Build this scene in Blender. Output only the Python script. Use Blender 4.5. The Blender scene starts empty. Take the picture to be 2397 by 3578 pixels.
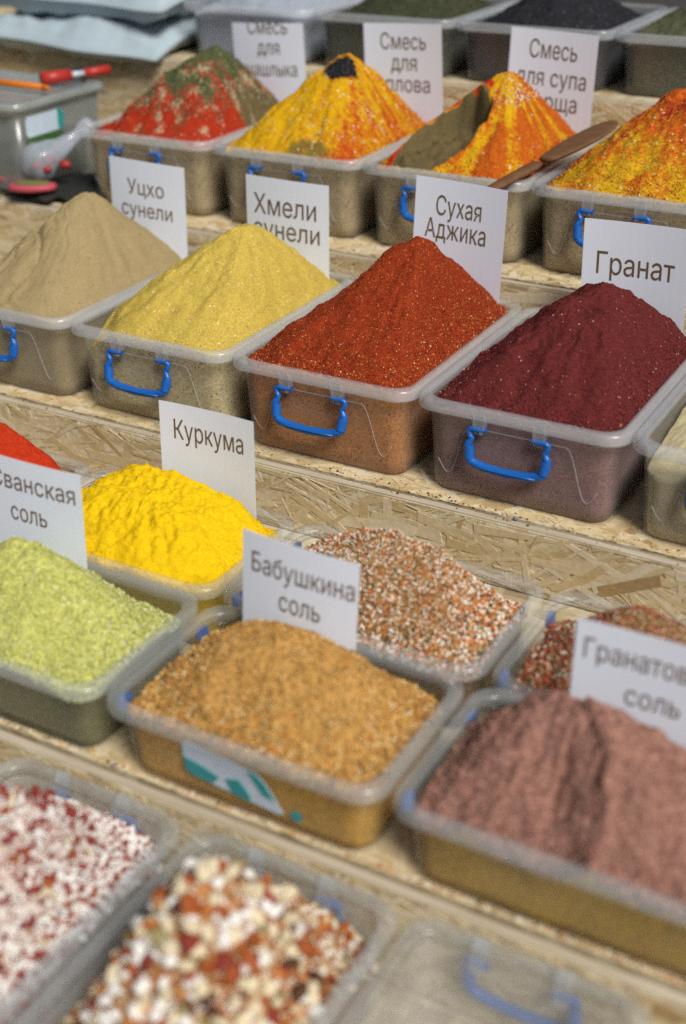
import bpy, bmesh, math, random
import numpy as np
from mathutils import Vector, Matrix, noise
from mathutils.geometry import delaunay_2d_cdt

random.seed(7); RNG = np.random.default_rng(7)
S = bpy.context.scene
COL = S.collection

# ------------------------------------------------------------------ camera, light, exposure
CAM = (1.0993, -1.3263, 0.6378); YAW, PITCH, ROLL = map(math.radians, (29.6485, 28.2738, -0.6917))
fw = Vector((-math.sin(YAW)*math.cos(PITCH), math.cos(YAW)*math.cos(PITCH), -math.sin(PITCH)))
rt = Vector((math.cos(YAW), math.sin(YAW), 0)); up = rt.cross(fw)
r2 = rt*math.cos(ROLL) + up*math.sin(ROLL); u2 = -rt*math.sin(ROLL) + up*math.cos(ROLL)
cd = bpy.data.cameras.new('camera'); cam = bpy.data.objects.new('camera', cd); COL.objects.link(cam)
m3 = Matrix((r2, u2, -fw)).transposed(); cam.matrix_world = Matrix.Translation(CAM) @ m3.to_4x4()
cd.sensor_fit = 'VERTICAL'; cd.sensor_height = 36; cd.lens = 46.852; cd.clip_start = .05; cd.clip_end = 1000
cd.dof.use_dof = True; cd.dof.focus_distance = (Vector((.31, .06, .02)) - Vector(CAM)).dot(fw)
cd.dof.aperture_fstop = 2.1; cd.dof.aperture_blades = 9
S.camera = cam
SUN_EL, SUN_AZ = math.radians(48), math.radians(122)      # from the right, in front of the stall
w = bpy.data.worlds.new('World'); S.world = w; w.use_nodes = True
nt = w.node_tree; bg = nt.nodes['Background']; sky = nt.nodes.new('ShaderNodeTexSky'); sky.sky_type = 'NISHITA'
sky.sun_disc = False; sky.sun_elevation = SUN_EL; sky.sun_rotation = SUN_AZ; sky.air_density = 1.0; sky.dust_density = 4.0; sky.ozone_density = 1.0
nt.links.new(sky.outputs[0], bg.inputs[0]); bg.inputs[1].default_value = .05
sl = bpy.data.lights.new('sun', 'SUN'); sl.energy = 4.2; sl.angle = math.radians(20); sl.color = (1, .96, .9)
so = bpy.data.objects.new('sun', sl); COL.objects.link(so)
sdir = Vector((math.cos(SUN_EL)*math.sin(SUN_AZ), math.cos(SUN_EL)*math.cos(SUN_AZ), math.sin(SUN_EL)))
so.rotation_euler = sdir.to_track_quat('Z', 'Y').to_euler()
S.view_settings.view_transform = 'Standard'; S.view_settings.look = 'None'; S.view_settings.gamma = 1
S.view_settings.exposure = -0.2
S.render.engine = 'CYCLES'; S.cycles.transparent_max_bounces = 32; S.cycles.max_bounces = 10; S.cycles.diffuse_bounces = 2
S.cycles.use_denoising = False

# ------------------------------------------------------------------ helpers
def lin(r, g, b):
    f = lambda c: (c/255/12.92) if c/255 <= .04045 else ((c/255+.055)/1.055)**2.4
    return (f(r), f(g), f(b), 1)

def tag(o, label=None, cat=None, group=None, kind=None):
    for k, v in (('label', label), ('category', cat), ('group', group), ('kind', kind)):
        if v: o[k] = v
    return o

def empty(name, loc, rz=0):
    o = bpy.data.objects.new(name, None); COL.objects.link(o); o.location = loc; o.rotation_euler = (0, 0, rz)
    o.empty_display_size = .02
    return o

def mesh_np(name, V, F, mats, parent=None, smooth=True, midx=None):
    V = np.asarray(V, np.float32); me = bpy.data.meshes.new(name)
    if isinstance(F, np.ndarray):
        n, k = F.shape
        me.vertices.add(len(V)); me.vertices.foreach_set('co', V.ravel())
        me.loops.add(n*k); me.loops.foreach_set('vertex_index', F.astype(np.int32).ravel())
        me.polygons.add(n); me.polygons.foreach_set('loop_start', np.arange(0, n*k, k, dtype=np.int32))
        me.update(calc_edges=True)
    else:
        me.from_pydata([tuple(map(float, v)) for v in V], [], F)
    for m in (mats if isinstance(mats, (list, tuple)) else [mats]): me.materials.append(m)
    if midx is not None: me.polygons.foreach_set('material_index', np.asarray(midx, np.int32))
    me.polygons.foreach_set('use_smooth', np.full(len(me.polygons), smooth)); me.validate(); me.update()
    o = bpy.data.objects.new(name, me); COL.objects.link(o); o.parent = parent
    return o

def inst(name, me, parent, loc, rot=(0, 0, 0), sc=(1, 1, 1)):
    o = bpy.data.objects.new(name, me); COL.objects.link(o); o.parent = parent
    o.location = loc; o.rotation_euler = rot; o.scale = sc
    return o

class MB:
    def __init__(s): s.v = []; s.f = []
    def box(s, a, b, M=None):
        x0, y0, z0 = a; x1, y1, z1 = b; k = len(s.v)
        for p in ((x0,y0,z0),(x1,y0,z0),(x1,y1,z0),(x0,y1,z0),(x0,y0,z1),(x1,y0,z1),(x1,y1,z1),(x0,y1,z1)):
            s.v.append(tuple(M @ Vector(p)) if M else p)
        for f in ((0,3,2,1),(4,5,6,7),(0,1,5,4),(1,2,6,5),(2,3,7,6),(3,0,4,7)): s.f.append(tuple(k+i for i in f))
        return s
    def tube(s, pts, radii, n=10, flat=1.0, ref=Vector((0, 0, 1))):
        pts = [Vector(p) for p in pts]; k = len(s.v); N = len(pts)
        if not hasattr(radii, '__len__'): radii = [radii]*N
        for i, p in enumerate(pts):
            t = (pts[min(i+1, N-1)] - pts[max(i-1, 0)]).normalized()
            a = t.cross(ref)
            if a.length < 1e-3: a = t.cross(Vector((0, 1, 0)))
            a.normalize(); b = a.cross(t)
            for j in range(n):
                an = 2*math.pi*j/n; s.v.append(tuple(p + a*math.cos(an)*radii[i]*flat + b*math.sin(an)*radii[i]))
        for i in range(N-1):
            for j in range(n):
                s.f.append((k+i*n+j, k+i*n+(j+1) % n, k+(i+1)*n+(j+1) % n, k+(i+1)*n+j))
        s.f.append(tuple(k+j for j in range(n))[::-1]); s.f.append(tuple(k+(N-1)*n+j for j in range(n)))
        return s
    def build(s, name, mat, parent=None, smooth=False, bevel=0):
        o = mesh_np(name, s.v, s.f, mat, parent, smooth)
        if bevel:
            m = o.modifiers.new('bevel', 'BEVEL'); m.width = bevel; m.segments = 2
        return o

# ------------------------------------------------------------------ materials
class NT:
    def __init__(s, name):
        s.m = bpy.data.materials.new(name); s.m.use_nodes = True; s.t = s.m.node_tree
        s.p = s.t.nodes['Principled BSDF']; s.out = s.t.nodes['Material Output']
    def n(s, typ, **kw):
        x = s.t.nodes.new('ShaderNode'+typ)
        for k, v in kw.items(): setattr(x, k, v)
        return x
    def l(s, a, b): s.t.links.new(a, b)
    def val(s, sock, v):
        if isinstance(v, bpy.types.NodeSocket): s.l(v, sock)
        else: sock.default_value = v
    def math(s, op, a, b=0.5, c=None, clamp=False):
        x = s.n('Math', operation=op, use_clamp=clamp); s.val(x.inputs[0], a); s.val(x.inputs[1], b)
        if c is not None: s.val(x.inputs[2], c)
        return x.outputs[0]
    def mix(s, f, a, b):
        x = s.n('Mix', data_type='RGBA'); s.val(x.inputs[0], f); s.val(x.inputs[6], a); s.val(x.inputs[7], b)
        return x.outputs[2]
    def coord(s): return s.n('TexCoord').outputs['Object']
    def noise(s, vec, scale, detail=4, rough=.55, dist=0):
        x = s.n('TexNoise'); s.l(vec, x.inputs['Vector']); x.inputs['Scale'].default_value = scale
        x.inputs['Detail'].default_value = detail; x.inputs['Roughness'].default_value = rough; x.inputs['Distortion'].default_value = dist
        return x.outputs['Fac']
    def voro(s, vec, scale, out='Color', feat='F1'):
        x = s.n('TexVoronoi', feature=feat); s.l(vec, x.inputs['Vector']); x.inputs['Scale'].default_value = scale
        return x.outputs[out]
    def ramp(s, fac, stops, interp='LINEAR'):
        x = s.n('ValToRGB'); s.l(fac, x.inputs[0]); cr = x.color_ramp; cr.interpolation = interp
        while len(cr.elements) < len(stops): cr.elements.new(.5)
        for e, (p, c) in zip(cr.elements, stops): e.position = p; e.color = c
        return x.outputs[0]
    def bump(s, h, strength, dist):
        x = s.n('Bump'); s.l(h, x.inputs['Height']); x.inputs['Strength'].default_value = strength; x.inputs['Distance'].default_value = dist
        return x.outputs[0]
    def mapping(s, vec, scale=(1, 1, 1), rot=(0, 0, 0)):
        x = s.n('Mapping'); s.l(vec, x.inputs[0]); x.inputs['Scale'].default_value = scale; x.inputs['Rotation'].default_value = rot
        return x.outputs[0]
    def fin(s, col, rough=.9, spec=.15, normal=None):
        s.val(s.p.inputs['Base Color'], col); s.val(s.p.inputs['Roughness'], rough); s.p.inputs['Specular IOR Level'].default_value = spec
        if normal is not None: s.l(normal, s.p.inputs['Normal'])
        return s.m

def shade(c, k): return (min(c[0]*k, .95), min(c[1]*k, .95), min(c[2]*k, .95), 1)

def powder(name, base, specks=(), grain=700, contrast=.3, bump=.6, tone=.18, layers=()):
    """Ground spice: tight cells of slightly differing colour, a few odd specks, broad tone drift.
    layers: (attribute channel, colour, noise amount, hardness, noise scale)"""
    T = NT(name); co = T.coord()
    cell = T.n('SeparateColor'); T.l(T.voro(co, grain), cell.inputs[0])
    n1 = T.noise(co, grain*.35, 3, .7); n2 = T.noise(co, 22, 3)
    k = T.math('MULTIPLY_ADD', cell.outputs[0], contrast*2, 1-contrast)
    k = T.math('MULTIPLY', k, T.math('MULTIPLY_ADD', n1, contrast*2.2, 1-contrast*1.1))
    k = T.math('MULTIPLY', k, T.math('MULTIPLY_ADD', n2, tone*2, 1-tone))
    col = base
    att = None
    if layers:
        att = T.n('Attribute', attribute_name='lay'); sep = T.n('SeparateColor'); T.l(att.outputs['Color'], sep.inputs[0])
        ch = {'r': sep.outputs[0], 'g': sep.outputs[1], 'b': sep.outputs[2], 'a': att.outputs['Alpha']}
        for i, (c, lc, amt, hard, sc) in enumerate(layers):
            nn = T.noise(T.mapping(co, (1, 1, .35), (i*.3, i*.2, 0)), sc, 6, .7)
            f = T.math('ADD', ch[c], T.math('MULTIPLY_ADD', nn, amt, -.5*amt))
            f = T.math('MULTIPLY_ADD', T.math('SUBTRACT', f, .5), hard, .5, clamp=True)
            col = T.mix(f, col, lc)
    x = T.n('VectorMath', operation='SCALE'); T.val(x.inputs[0], col if isinstance(col, bpy.types.NodeSocket) else base[:3]); T.l(k, x.inputs['Scale'])
    col = x.outputs[0]
    for i, (sc_, thr, c) in enumerate(specks):
        cs = T.n('SeparateColor'); T.l(T.voro(T.mapping(co, (1, 1, 1), (.4*i, .9, i)), sc_), cs.inputs[0])
        f = T.math('GREATER_THAN', cs.outputs[1], 1-thr)
        d = T.math('LESS_THAN', T.voro(T.mapping(co, (1, 1, 1), (.4*i, .9, i)), sc_, 'Distance'), .42)
        col = T.mix(T.math('MULTIPLY', f, d), col, c)
    h = T.math('ADD', T.math('MULTIPLY', T.voro(co, grain, 'Distance'), -.7), T.math('MULTIPLY', n1, .9))
    return T.fin(col, .95, .08, T.bump(h, bump, .0012))

def plain(name, c, rough=.5, spec=.3, vary=.08, scale=60, bump=0):
    T = NT(name); co = T.coord(); n = T.noise(co, scale, 4)
    x = T.n('VectorMath', operation='SCALE'); x.inputs[0].default_value = c[:3]; T.l(T.math('MULTIPLY_ADD', n, vary*2, 1-vary), x.inputs['Scale'])
    return T.fin(x.outputs[0], rough, spec, T.bump(n, bump, .002) if bump else None)

def bits(name, stops, rough=.8, spec=.2):
    """Loose pieces: each island of the mesh (each piece) draws one colour."""
    T = NT(name); g = T.n('NewGeometry'); c = T.ramp(g.outputs['Random Per Island'], stops, 'CONSTANT')
    n = T.noise(T.coord(), 300, 2); x = T.n('VectorMath', operation='SCALE'); T.l(c, x.inputs[0]); T.l(T.math('MULTIPLY_ADD', n, .5, .75), x.inputs['Scale'])
    return T.fin(x.outputs[0], rough, spec)

def frosted(name, alpha, tint, rough=.35, dust=None):
    T = NT(name); T.p.inputs['Base Color'].default_value = tint; T.p.inputs['Roughness'].default_value = rough
    T.p.inputs['Specular IOR Level'].default_value = .45
    co = T.coord(); n = T.noise(co, 35, 4); n2 = T.noise(co, 400, 2)
    tr = T.n('BsdfTransparent'); tr.inputs[0].default_value = (.97, .975, .98, 1)
    lw = T.n('LayerWeight'); lw.inputs[0].default_value = .25
    a = T.math('ADD', T.math('MULTIPLY_ADD', n, alpha*.8, alpha*.6), T.math('MULTIPLY', lw.outputs['Facing'], .10))
    a = T.math('ADD', a, T.math('MULTIPLY_ADD', n2, alpha*.2, -alpha*.1), clamp=True)
    mx = T.n('MixShader'); T.l(a, mx.inputs[0]); T.l(tr.outputs[0], mx.inputs[1]); T.l(T.p.outputs[0], mx.inputs[2])
    gl = T.n('BsdfGlossy'); gl.inputs['Roughness'].default_value = .22; gl.inputs['Color'].default_value = (.9, .93, .97, 1)
    bmp = T.bump(T.noise(co, 60, 2), .12, .001); T.l(bmp, gl.inputs['Normal']); ge = T.n('NewGeometry'); lf = T.n('LayerWeight'); lf.inputs[0].default_value = .5
    sheen = T.math('MULTIPLY_ADD', T.math('POWER', lf.outputs['Facing'], 4), .35, .035)
    m2 = T.n('MixShader'); T.l(T.math('MULTIPLY', sheen, T.math('SUBTRACT', 1, ge.outputs['Backfacing']), clamp=True), m2.inputs[0]); T.l(mx.outputs[0], m2.inputs[1]); T.l(gl.outputs[0], m2.inputs[2])
    T.l(m2.outputs[0], T.out.inputs[0])
    T.l(T.bump(T.noise(co, 90, 2), .08, .001), T.p.inputs['Normal'])
    return T.m

M = {}
M['wall'] = frosted('frosted_plastic', .034, (.74, .74, .72, 1))
M['rim'] = frosted('frosted_rim', .20, (.74, .78, .82, 1), .3)
M['clear'] = frosted('clear_plastic', .22, (.8, .82, .85, 1), .15)
M['wall_near'] = frosted('frosted_plastic_thick', .15, (.66, .67, .66, 1))
M['wall_low'] = frosted('frosted_plastic_olive', .035, (.55, .56, .46, 1))
M['rim_low'] = frosted('frosted_rim_olive', .14, (.66, .70, .70, 1), .3)
M['blue'] = plain('blue_plastic', (.010, .115, .44, 1), .35, .5, .05)
M['card'] = plain('white_card', (.78, .84, .96, 1), .7, .2, .03, 25)
M['ink'] = plain('brown_ink', (.15, .098, .048, 1), .7, .2, .1, 200)

def osb_material():
    T = NT('osb_board'); co = T.coord()
    v1 = T.n('SeparateColor'); T.l(T.voro(T.mapping(co, (14, 70, 70), (0, .3, .2)), 1), v1.inputs[0])
    v2 = T.n('SeparateColor'); T.l(T.voro(T.mapping(co, (60, 18, 60), (.2, .5, .6)), 1), v2.inputs[0])
    f = T.math('ADD', T.math('MULTIPLY', v1.outputs[0], .5), T.math('MULTIPLY', v2.outputs[0], .5))
    c = T.ramp(f, [(.1, (.30, .20, .09, 1)), (.4, (.50, .39, .21, 1)), (.65, (.62, .51, .31, 1)), (.95, (.70, .62, .44, 1))])
    g = T.noise(T.mapping(co, (30, 300, 300)), 1, 4)
    d = T.noise(co, 9, 5); c = T.mix(T.math('MULTIPLY', d, .5), c, (.36, .34, .29, 1))
    x = T.n('VectorMath', operation='SCALE'); T.l(c, x.inputs[0]); T.l(T.math('MULTIPLY_ADD', g, .5, .75), x.inputs['Scale'])
    return T.fin(x.outputs[0], .85, .15, T.bump(T.math('ADD', f, g), .5, .0012))
M['osb'] = osb_material()
def strand_material():
    T = NT('wood_strand'); co = T.coord(); g = T.n('NewGeometry')
    c = T.ramp(g.outputs['Random Per Island'], [(0, (.20, .10, .035, 1)), (.018, (.48, .36, .18, 1)), (.2, (.56, .45, .25, 1)), (.5, (.64, .54, .34, 1)), (.75, (.72, .64, .46, 1)), (1, (.74, .68, .54, 1))])
    n = T.noise(co, 160, 4, .6); d = T.noise(co, 10, 4)
    c = T.mix(T.math('MULTIPLY', d, .35), c, (.40, .36, .28, 1))
    c = T.mix(.22, c, (.60, .40, .14, 1)); x = T.n('VectorMath', operation='SCALE'); T.l(c, x.inputs[0]); T.l(T.math('MULTIPLY_ADD', n, .6, .7), x.inputs['Scale'])
    return T.fin(x.outputs[0], .8, .2, T.bump(n, .4, .0008))
M['strand'] = strand_material()
def wood_material(name, a, b):
    T = NT(name); co = T.coord(); n = T.noise(T.mapping(co, (8, 90, 90)), 1, 5, .6, .4); d = T.noise(co, 14, 4)
    c = T.ramp(n, [(.25, a), (.75, b)]); c = T.mix(T.math('MULTIPLY', d, .3), c, shade(b, .75))
    return T.fin(c, .75, .25, T.bump(n, .3, .001))
M['edge'] = wood_material('board_edge', (.36, .30, .2, 1), (.6, .54, .42, 1))
M['spoonwood'] = wood_material('spoon_wood', (.10, .045, .02, 1), (.20, .10, .045, 1))

# ------------------------------------------------------------------ ground and stall
def ground_material():
    T = NT('asphalt'); co = T.coord(); n = T.noise(co, 60, 6); v = T.voro(co, 120, 'Distance')
    c = T.ramp(n, [(.3, (.035, .035, .034, 1)), (.7, (.075, .072, .068, 1))])
    return T.fin(c, .9, .2, T.bump(v, .5, .004))
g = mesh_np('ground', [(-300, -300, -1.05), (300, -300, -1.05), (300, 300, -1.05), (-300, 300, -1.05)], [(0, 1, 2, 3)], ground_material(), None, False)
tag(g, 'dark asphalt ground under the market stall', 'ground', None, 'structure')

stand = empty('display_stand', (0, 0, -1.05))
tag(stand, 'stepped market stall of pale OSB boards carrying rows of spice tubs', 'market stall')
X0, X1 = -1.25, 1.75
Z2, Z1, Z0, Z3, Z4 = -.1285, .0225, .2065, -.2190, -.3345
OZ = 1.05
def board(name, a, b, mat, bevel=.0008):
    return MB().box((a[0], a[1], a[2]+OZ), (b[0], b[1], b[2]+OZ)).build(name, mat, stand, False, bevel)
def strands(parent, n, x0, x1, c0, c1, face, pos, lmax=.19, seed=1):
    """Real flakes pressed into a board face; face 'y' = upright board facing the buyer, 'z' = shelf top."""
    r = random.Random(seed); V = []; F = []
    for i in range(n):
        L = r.uniform(.035, lmax); W = r.uniform(.004, .023)*(.5+L/lmax*.6); a = r.gauss(.25, .7); h = r.uniform(.0001, .0015)
        cx = r.uniform(x0, x1); cc = r.uniform(c0, c1); ca, sa = math.cos(a), math.sin(a)
        q = []
        for (u, v) in ((-.5, -.5*r.uniform(.3, 1)), (.5, -.5*r.uniform(.3, 1)), (.5, .5*r.uniform(.3, 1)), (-.5, .5*r.uniform(.3, 1))):
            q.append((u*L*r.uniform(.85, 1), v*W))
        px = [cx+u*ca-v*sa for u, v in q]; pc = [min(max(cc+u*sa+v*ca, c0), c1) for u, v in q]
        k = len(V)
        for lev in (-.0004, h):
            tl = r.uniform(-.0006, .0006)
            for j in range(4):
                d = pos + (1 if face == 'z' else -1)*(lev + (tl*(1 if j in (0, 3) else -1) if lev > 0 else 0))
                V.append((px[j], d, pc[j]+OZ) if face == 'y' else (px[j], pc[j], d+OZ))
        o = (k, k+1, k+2, k+3); t = (k+4, k+5, k+6, k+7)
        F += [t, (o[0], o[1], t[1], t[0]), (o[1], o[2], t[2], t[1]), (o[2], o[3], t[3], t[2]), (o[3], o[0], t[0], t[3])]
    o = mesh_np('wood_strands', V, np.array(F), M['strand'], parent, False); o['kind'] = 'stuff'
    return o
# shelves (boards), each behind the riser that closes the step below it
T_ = .016
R1, R2, R3, R0 = .383, -.022, -.541, .775      # front faces of the risers
board('shelf', (X0, R2+.0185, Z2-T_), (X1, R1+.02, Z2), M['osb'])
board('shelf', (X0, R1+.0185, Z1-T_), (X1, R0+.02, Z1), M['osb'])
board('shelf', (X0, R0+.0185, Z0-T_), (X1, 1.25, Z0), M['osb'])
board('shelf', (X0, R3+.0185, Z3-T_), (X1, R2+.02, Z3), M['osb'])
board('shelf', (X0, -.95, Z4-T_), (X1, R3+.02, Z4), M['osb'])
for ztop, zbot, y in ((Z2-.002, Z3, R2), (Z1-.002, Z2, R1), (Z0-.002, Z1, R0), (Z3-.002, Z4, R3)):
    rs = board('riser', (X0, y, zbot+.001), (X1, y+.0125, ztop), M['osb'], .0012)
    rs.location = (0, 0, 0)
    strands(rs, 1250, -1.0, 1.3, zbot+.004, ztop-.003, 'y', y, seed=int(100*(ztop+1)))
    cap = board('edge_strip', (X0, y+.0012, ztop+.0002), (X1, y+.0115, ztop+.0018), M['edge'], .0004)
sh = [c for c in stand.children if c.name.startswith('shelf')]
strands(sh[0], 900, -.8, 1.2, R2+.018, .06, 'z', Z2, .07, 21)
strands(sh[1], 500, -.9, 1.0, R1+.018, R1+.10, 'z', Z1, .07, 22)
strands(sh[3], 700, -.2, 1.2, R3+.018, -.45, 'z', Z3, .07, 23)
for x in (X0+.05, X1-.11):
    for y, zt in ((-.9, Z4), (R3+.06, Z3-T_), (.2, Z2), (1.15, Z0)):
        board('leg', (x, y, -1.05), (x+.06, y+.05, zt-T_-.001), M['edge'])

# small grey screw heads on the boards in front of the tubs
scr = plain('screw_steel', (.22, .24, .27, 1), .4, .5)
def screw(x, y, z):
    b = MB(); b.tube([(x, y, z+OZ-.001), (x, y, z+OZ+.0012)], [.0042, .0036], 10, ref=Vector((1, 0, 0))); b.build('screw', scr, stand)
for x, y in ((.585, -.002), (.21, .0), (.93, .0)): screw(x, y, Z2)
for x, y in ((.372, -.519), (.90, -.518)): screw(x, y, Z3)

# ------------------------------------------------------------------ plastic tubs
def rrect(W, D, ins, r, nseg=6):
    """points of a rounded rectangle 0..W x 0..D inset by ins, counter-clockwise from front-left"""
    r = max(r-ins*.4, .004); x0, x1, y0, y1 = ins, W-ins, ins, D-ins; P = []
    for cx, cy, a0 in ((x0+r, y0+r, 180), (x1-r, y0+r, 270), (x1-r, y1-r, 0), (x0+r, y1-r, 90)):
        for i in range(nseg+1):
            a = math.radians(a0+90*i/nseg); P.append((cx+r*math.cos(a), cy+r*math.sin(a)))
    return P
def loft(W, D, prof, R=.03, close_first=True, close_last=True):
    V = []; F = []; n = None
    for ins, z in prof:
        P = rrect(W, D, ins, R); n = len(P); V += [(x, y, z) for x, y in P]
    for i in range(len(prof)-1):
        for j in range(n): F.append((i*n+j, i*n+(j+1) % n, (i+1)*n+(j+1) % n, (i+1)*n+j))
    if close_first: F.append(tuple(range(n))[::-1])
    if close_last: k = (len(prof)-1)*n; F.append(tuple(k+j for j in range(n)))
    return V, F
WT, WB = .0115, .0185        # inset of the wall at the top and the bottom
TUBS = 'clear plastic spice tubs on the stall'
def wall_ins(z, H): return WT + (WB-WT)*min(max(-z/H, 0), 1)
def handle_parts(root, face, W, D, H):
    """two lugs under the rim and a blue swing handle; face: front back left right"""
    if face in ('front', 'back'): c, half = W/2-.008, .047
    else: c, half = D/2, .047
    def P(u, d, n):      # u along the face, d down from the rim, n out of the wall
        i = wall_ins(-d, H)
        if face == 'front': return (c+u, i-n, -d)
        if face == 'back': return (c-u, D-i+n, -d)
        if face == 'left': return (i-n, c-u, -d)
        return (W-i+n, c+u, -d)
    for s in (-1, 1):
        b = MB(); k = 0; pr = []
        for d, hw in ((.004, .0075), (.018, .0072), (.030, .0068), (.034, .005)):
            for n in (-.0005 if d > .012 else .0118, .0105 if d < .03 else .009):
                n0 = n
                pr.append((P(s*.038-hw, d, n0), P(s*.038+hw, d, n0)))
        for a, bb in pr: b.v += [a, bb]
        for i in range(3):
            o = i*4
            b.f += [(o, o+1, o+5, o+4), (o+2, o+6, o+7, o+3), (o, o+4, o+6, o+2), (o+1, o+3, o+7, o+5)]
        b.f += [(0, 2, 3, 1), (12, 13, 15, 14)]
        b.build('hinge_tab', M['rim'], root, False, .0008)
    pts = [(-.036, .029), (-.046, .0275), (-.0505, .030), (-.0495, .036), (-.0465, .0395), (-.0475, .043), (-.0505, .048), (-.051, .058), (-.0485, .066), (-.043, .070),
           (-.03, .0735), (0, .0755), (.03, .0735), (.043, .070), (.0485, .066), (.051, .058), (.0505, .048), (.0475, .043), (.0465, .0395), (.0495, .036), (.0505, .030), (.046, .0275), (.036, .029)]
    # refine
    Q = []
    for a, bb in zip(pts[:-1], pts[1:]):
        Q += [(a[0]+(bb[0]-a[0])*t, a[1]+(bb[1]-a[1])*t) for t in (0, .5)]
    Q.append(pts[-1]); swing = random.uniform(.006, .016); slip = random.uniform(-.0015, .0015)
    rad = [(.0036 if d < .045 else .0048) if d < .068 else .0056 for u, d in Q]
    b = MB(); b.tube([P(u+slip, d, .0075+swing*max(0, (d-.03)/.045)) for u, d in Q], rad, 10, ref=Vector((0, -1, 0)) if face in ('front', 'back') else Vector((1, 0, 0)))
    for s in (-1, 1):
        b.tube([P(s*.0285, .0285, .006), P(s*.0475, .0285, .006)], [.0034, .0034], 10)
        b.tube([P(s*.049+slip, .05, .0075+swing*.44), P(s*.0475+slip, .066, .0075+swing*.8)], [.0062, .0066], 8)
    h = b.build('handle', M['blue'], root, True)
    mm = h.modifiers.new('smooth', 'EDGE_SPLIT'); mm.split_angle = math.radians(50)
    b = MB(); b.tube([P(u+slip, .0725+.0012*(1-(u/.04)**2), .0075+swing*.95+.0056) for u in (-.04, -.02, 0, .02, .04)], [.0012]*5, 6, ref=Vector((0, -1, 0))); 
    b.build('grip_rib', M['blue'], h, True)

def tub(label, x, y, z, W, D, H, faces=('front',), wave=True, wall=None, rimm=None, rz=0, name='spice_tub', cat='tub'):
    root = empty(name, (x, y, z-H), rz); tag(root, label, cat, TUBS)
    holder = root
    wl = wall or M['wall']
    prof = [(WB+.010, -H), (WB+.003, -H+.0008), (WB, -H+.004), (WB-.0012, -H+.02), (WT+.0005, -.013), (WT+.0005, -.0125),
            (WT+.0022, -.0125), (WT+.0022, -.014), (WB+.0008, -H+.02), (WB+.0020, -H+.0065), (WB+.006, -H+.0024), (WB+.012, -H+.002)]
    V, F = loft(W, D, prof); V = [(a, b, c+H) for a, b, c in V]
    body = mesh_np('shell', V, F, wl, root, True)
    rp = [(WT, -.0115), (.0022, -.0125), (.0022, -.0145), (.0006, -.0145), (0, -.0125), (0, -.0035), (.0012, -.0008), (.0035, 0), (.0085, 0), (WT+.0015, -.001), (WT+.0024, -.003), (WT+.0024, -.0115)]
    V, F = loft(W, D, rp, close_first=False, close_last=False); n = len(rrect(W, D, 0, .03)); k = (len(rp)-1)*n
    F += [(k+j, k+(j+1) % n, (j+1) % n, j) for j in range(n)]
    V = [(a, b, c+H) for a, b, c in V]
    rim = mesh_np('rim', V, F, rimm or M['rim'], root, True)
    before = set(root.children)
    for fc in faces: handle_parts(root, fc, W, D, H)
    if wave and 'front' in faces:
        pts = []
        for i in range(61):
            u = -1+2*i/60; a = abs(u)
            if a < .60: d = .031
            elif a < .87: t = (a-.60)/.27; d = .031+.068*(.5-.5*math.cos(math.pi*t))
            else: t = (a-.87)/.1; d = .099-.012*(1-math.cos(min(t, 1.3)*math.pi/2))
            pts.append((W/2+u*(W/2-.0315), wall_ins(-d, H)-.0001, -d))
        b = MB(); b.tube(pts, .0006, 6, ref=Vector((0, -1, 0))); b.build('embossed_line', M['rim'], root, True)
    for c in set(root.children)-before:
        for vtx in c.data.vertices: vtx.co.z += H
        for cc in c.children:
            for vtx in cc.data.vertices: vtx.co.z += H
    return root

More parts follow.
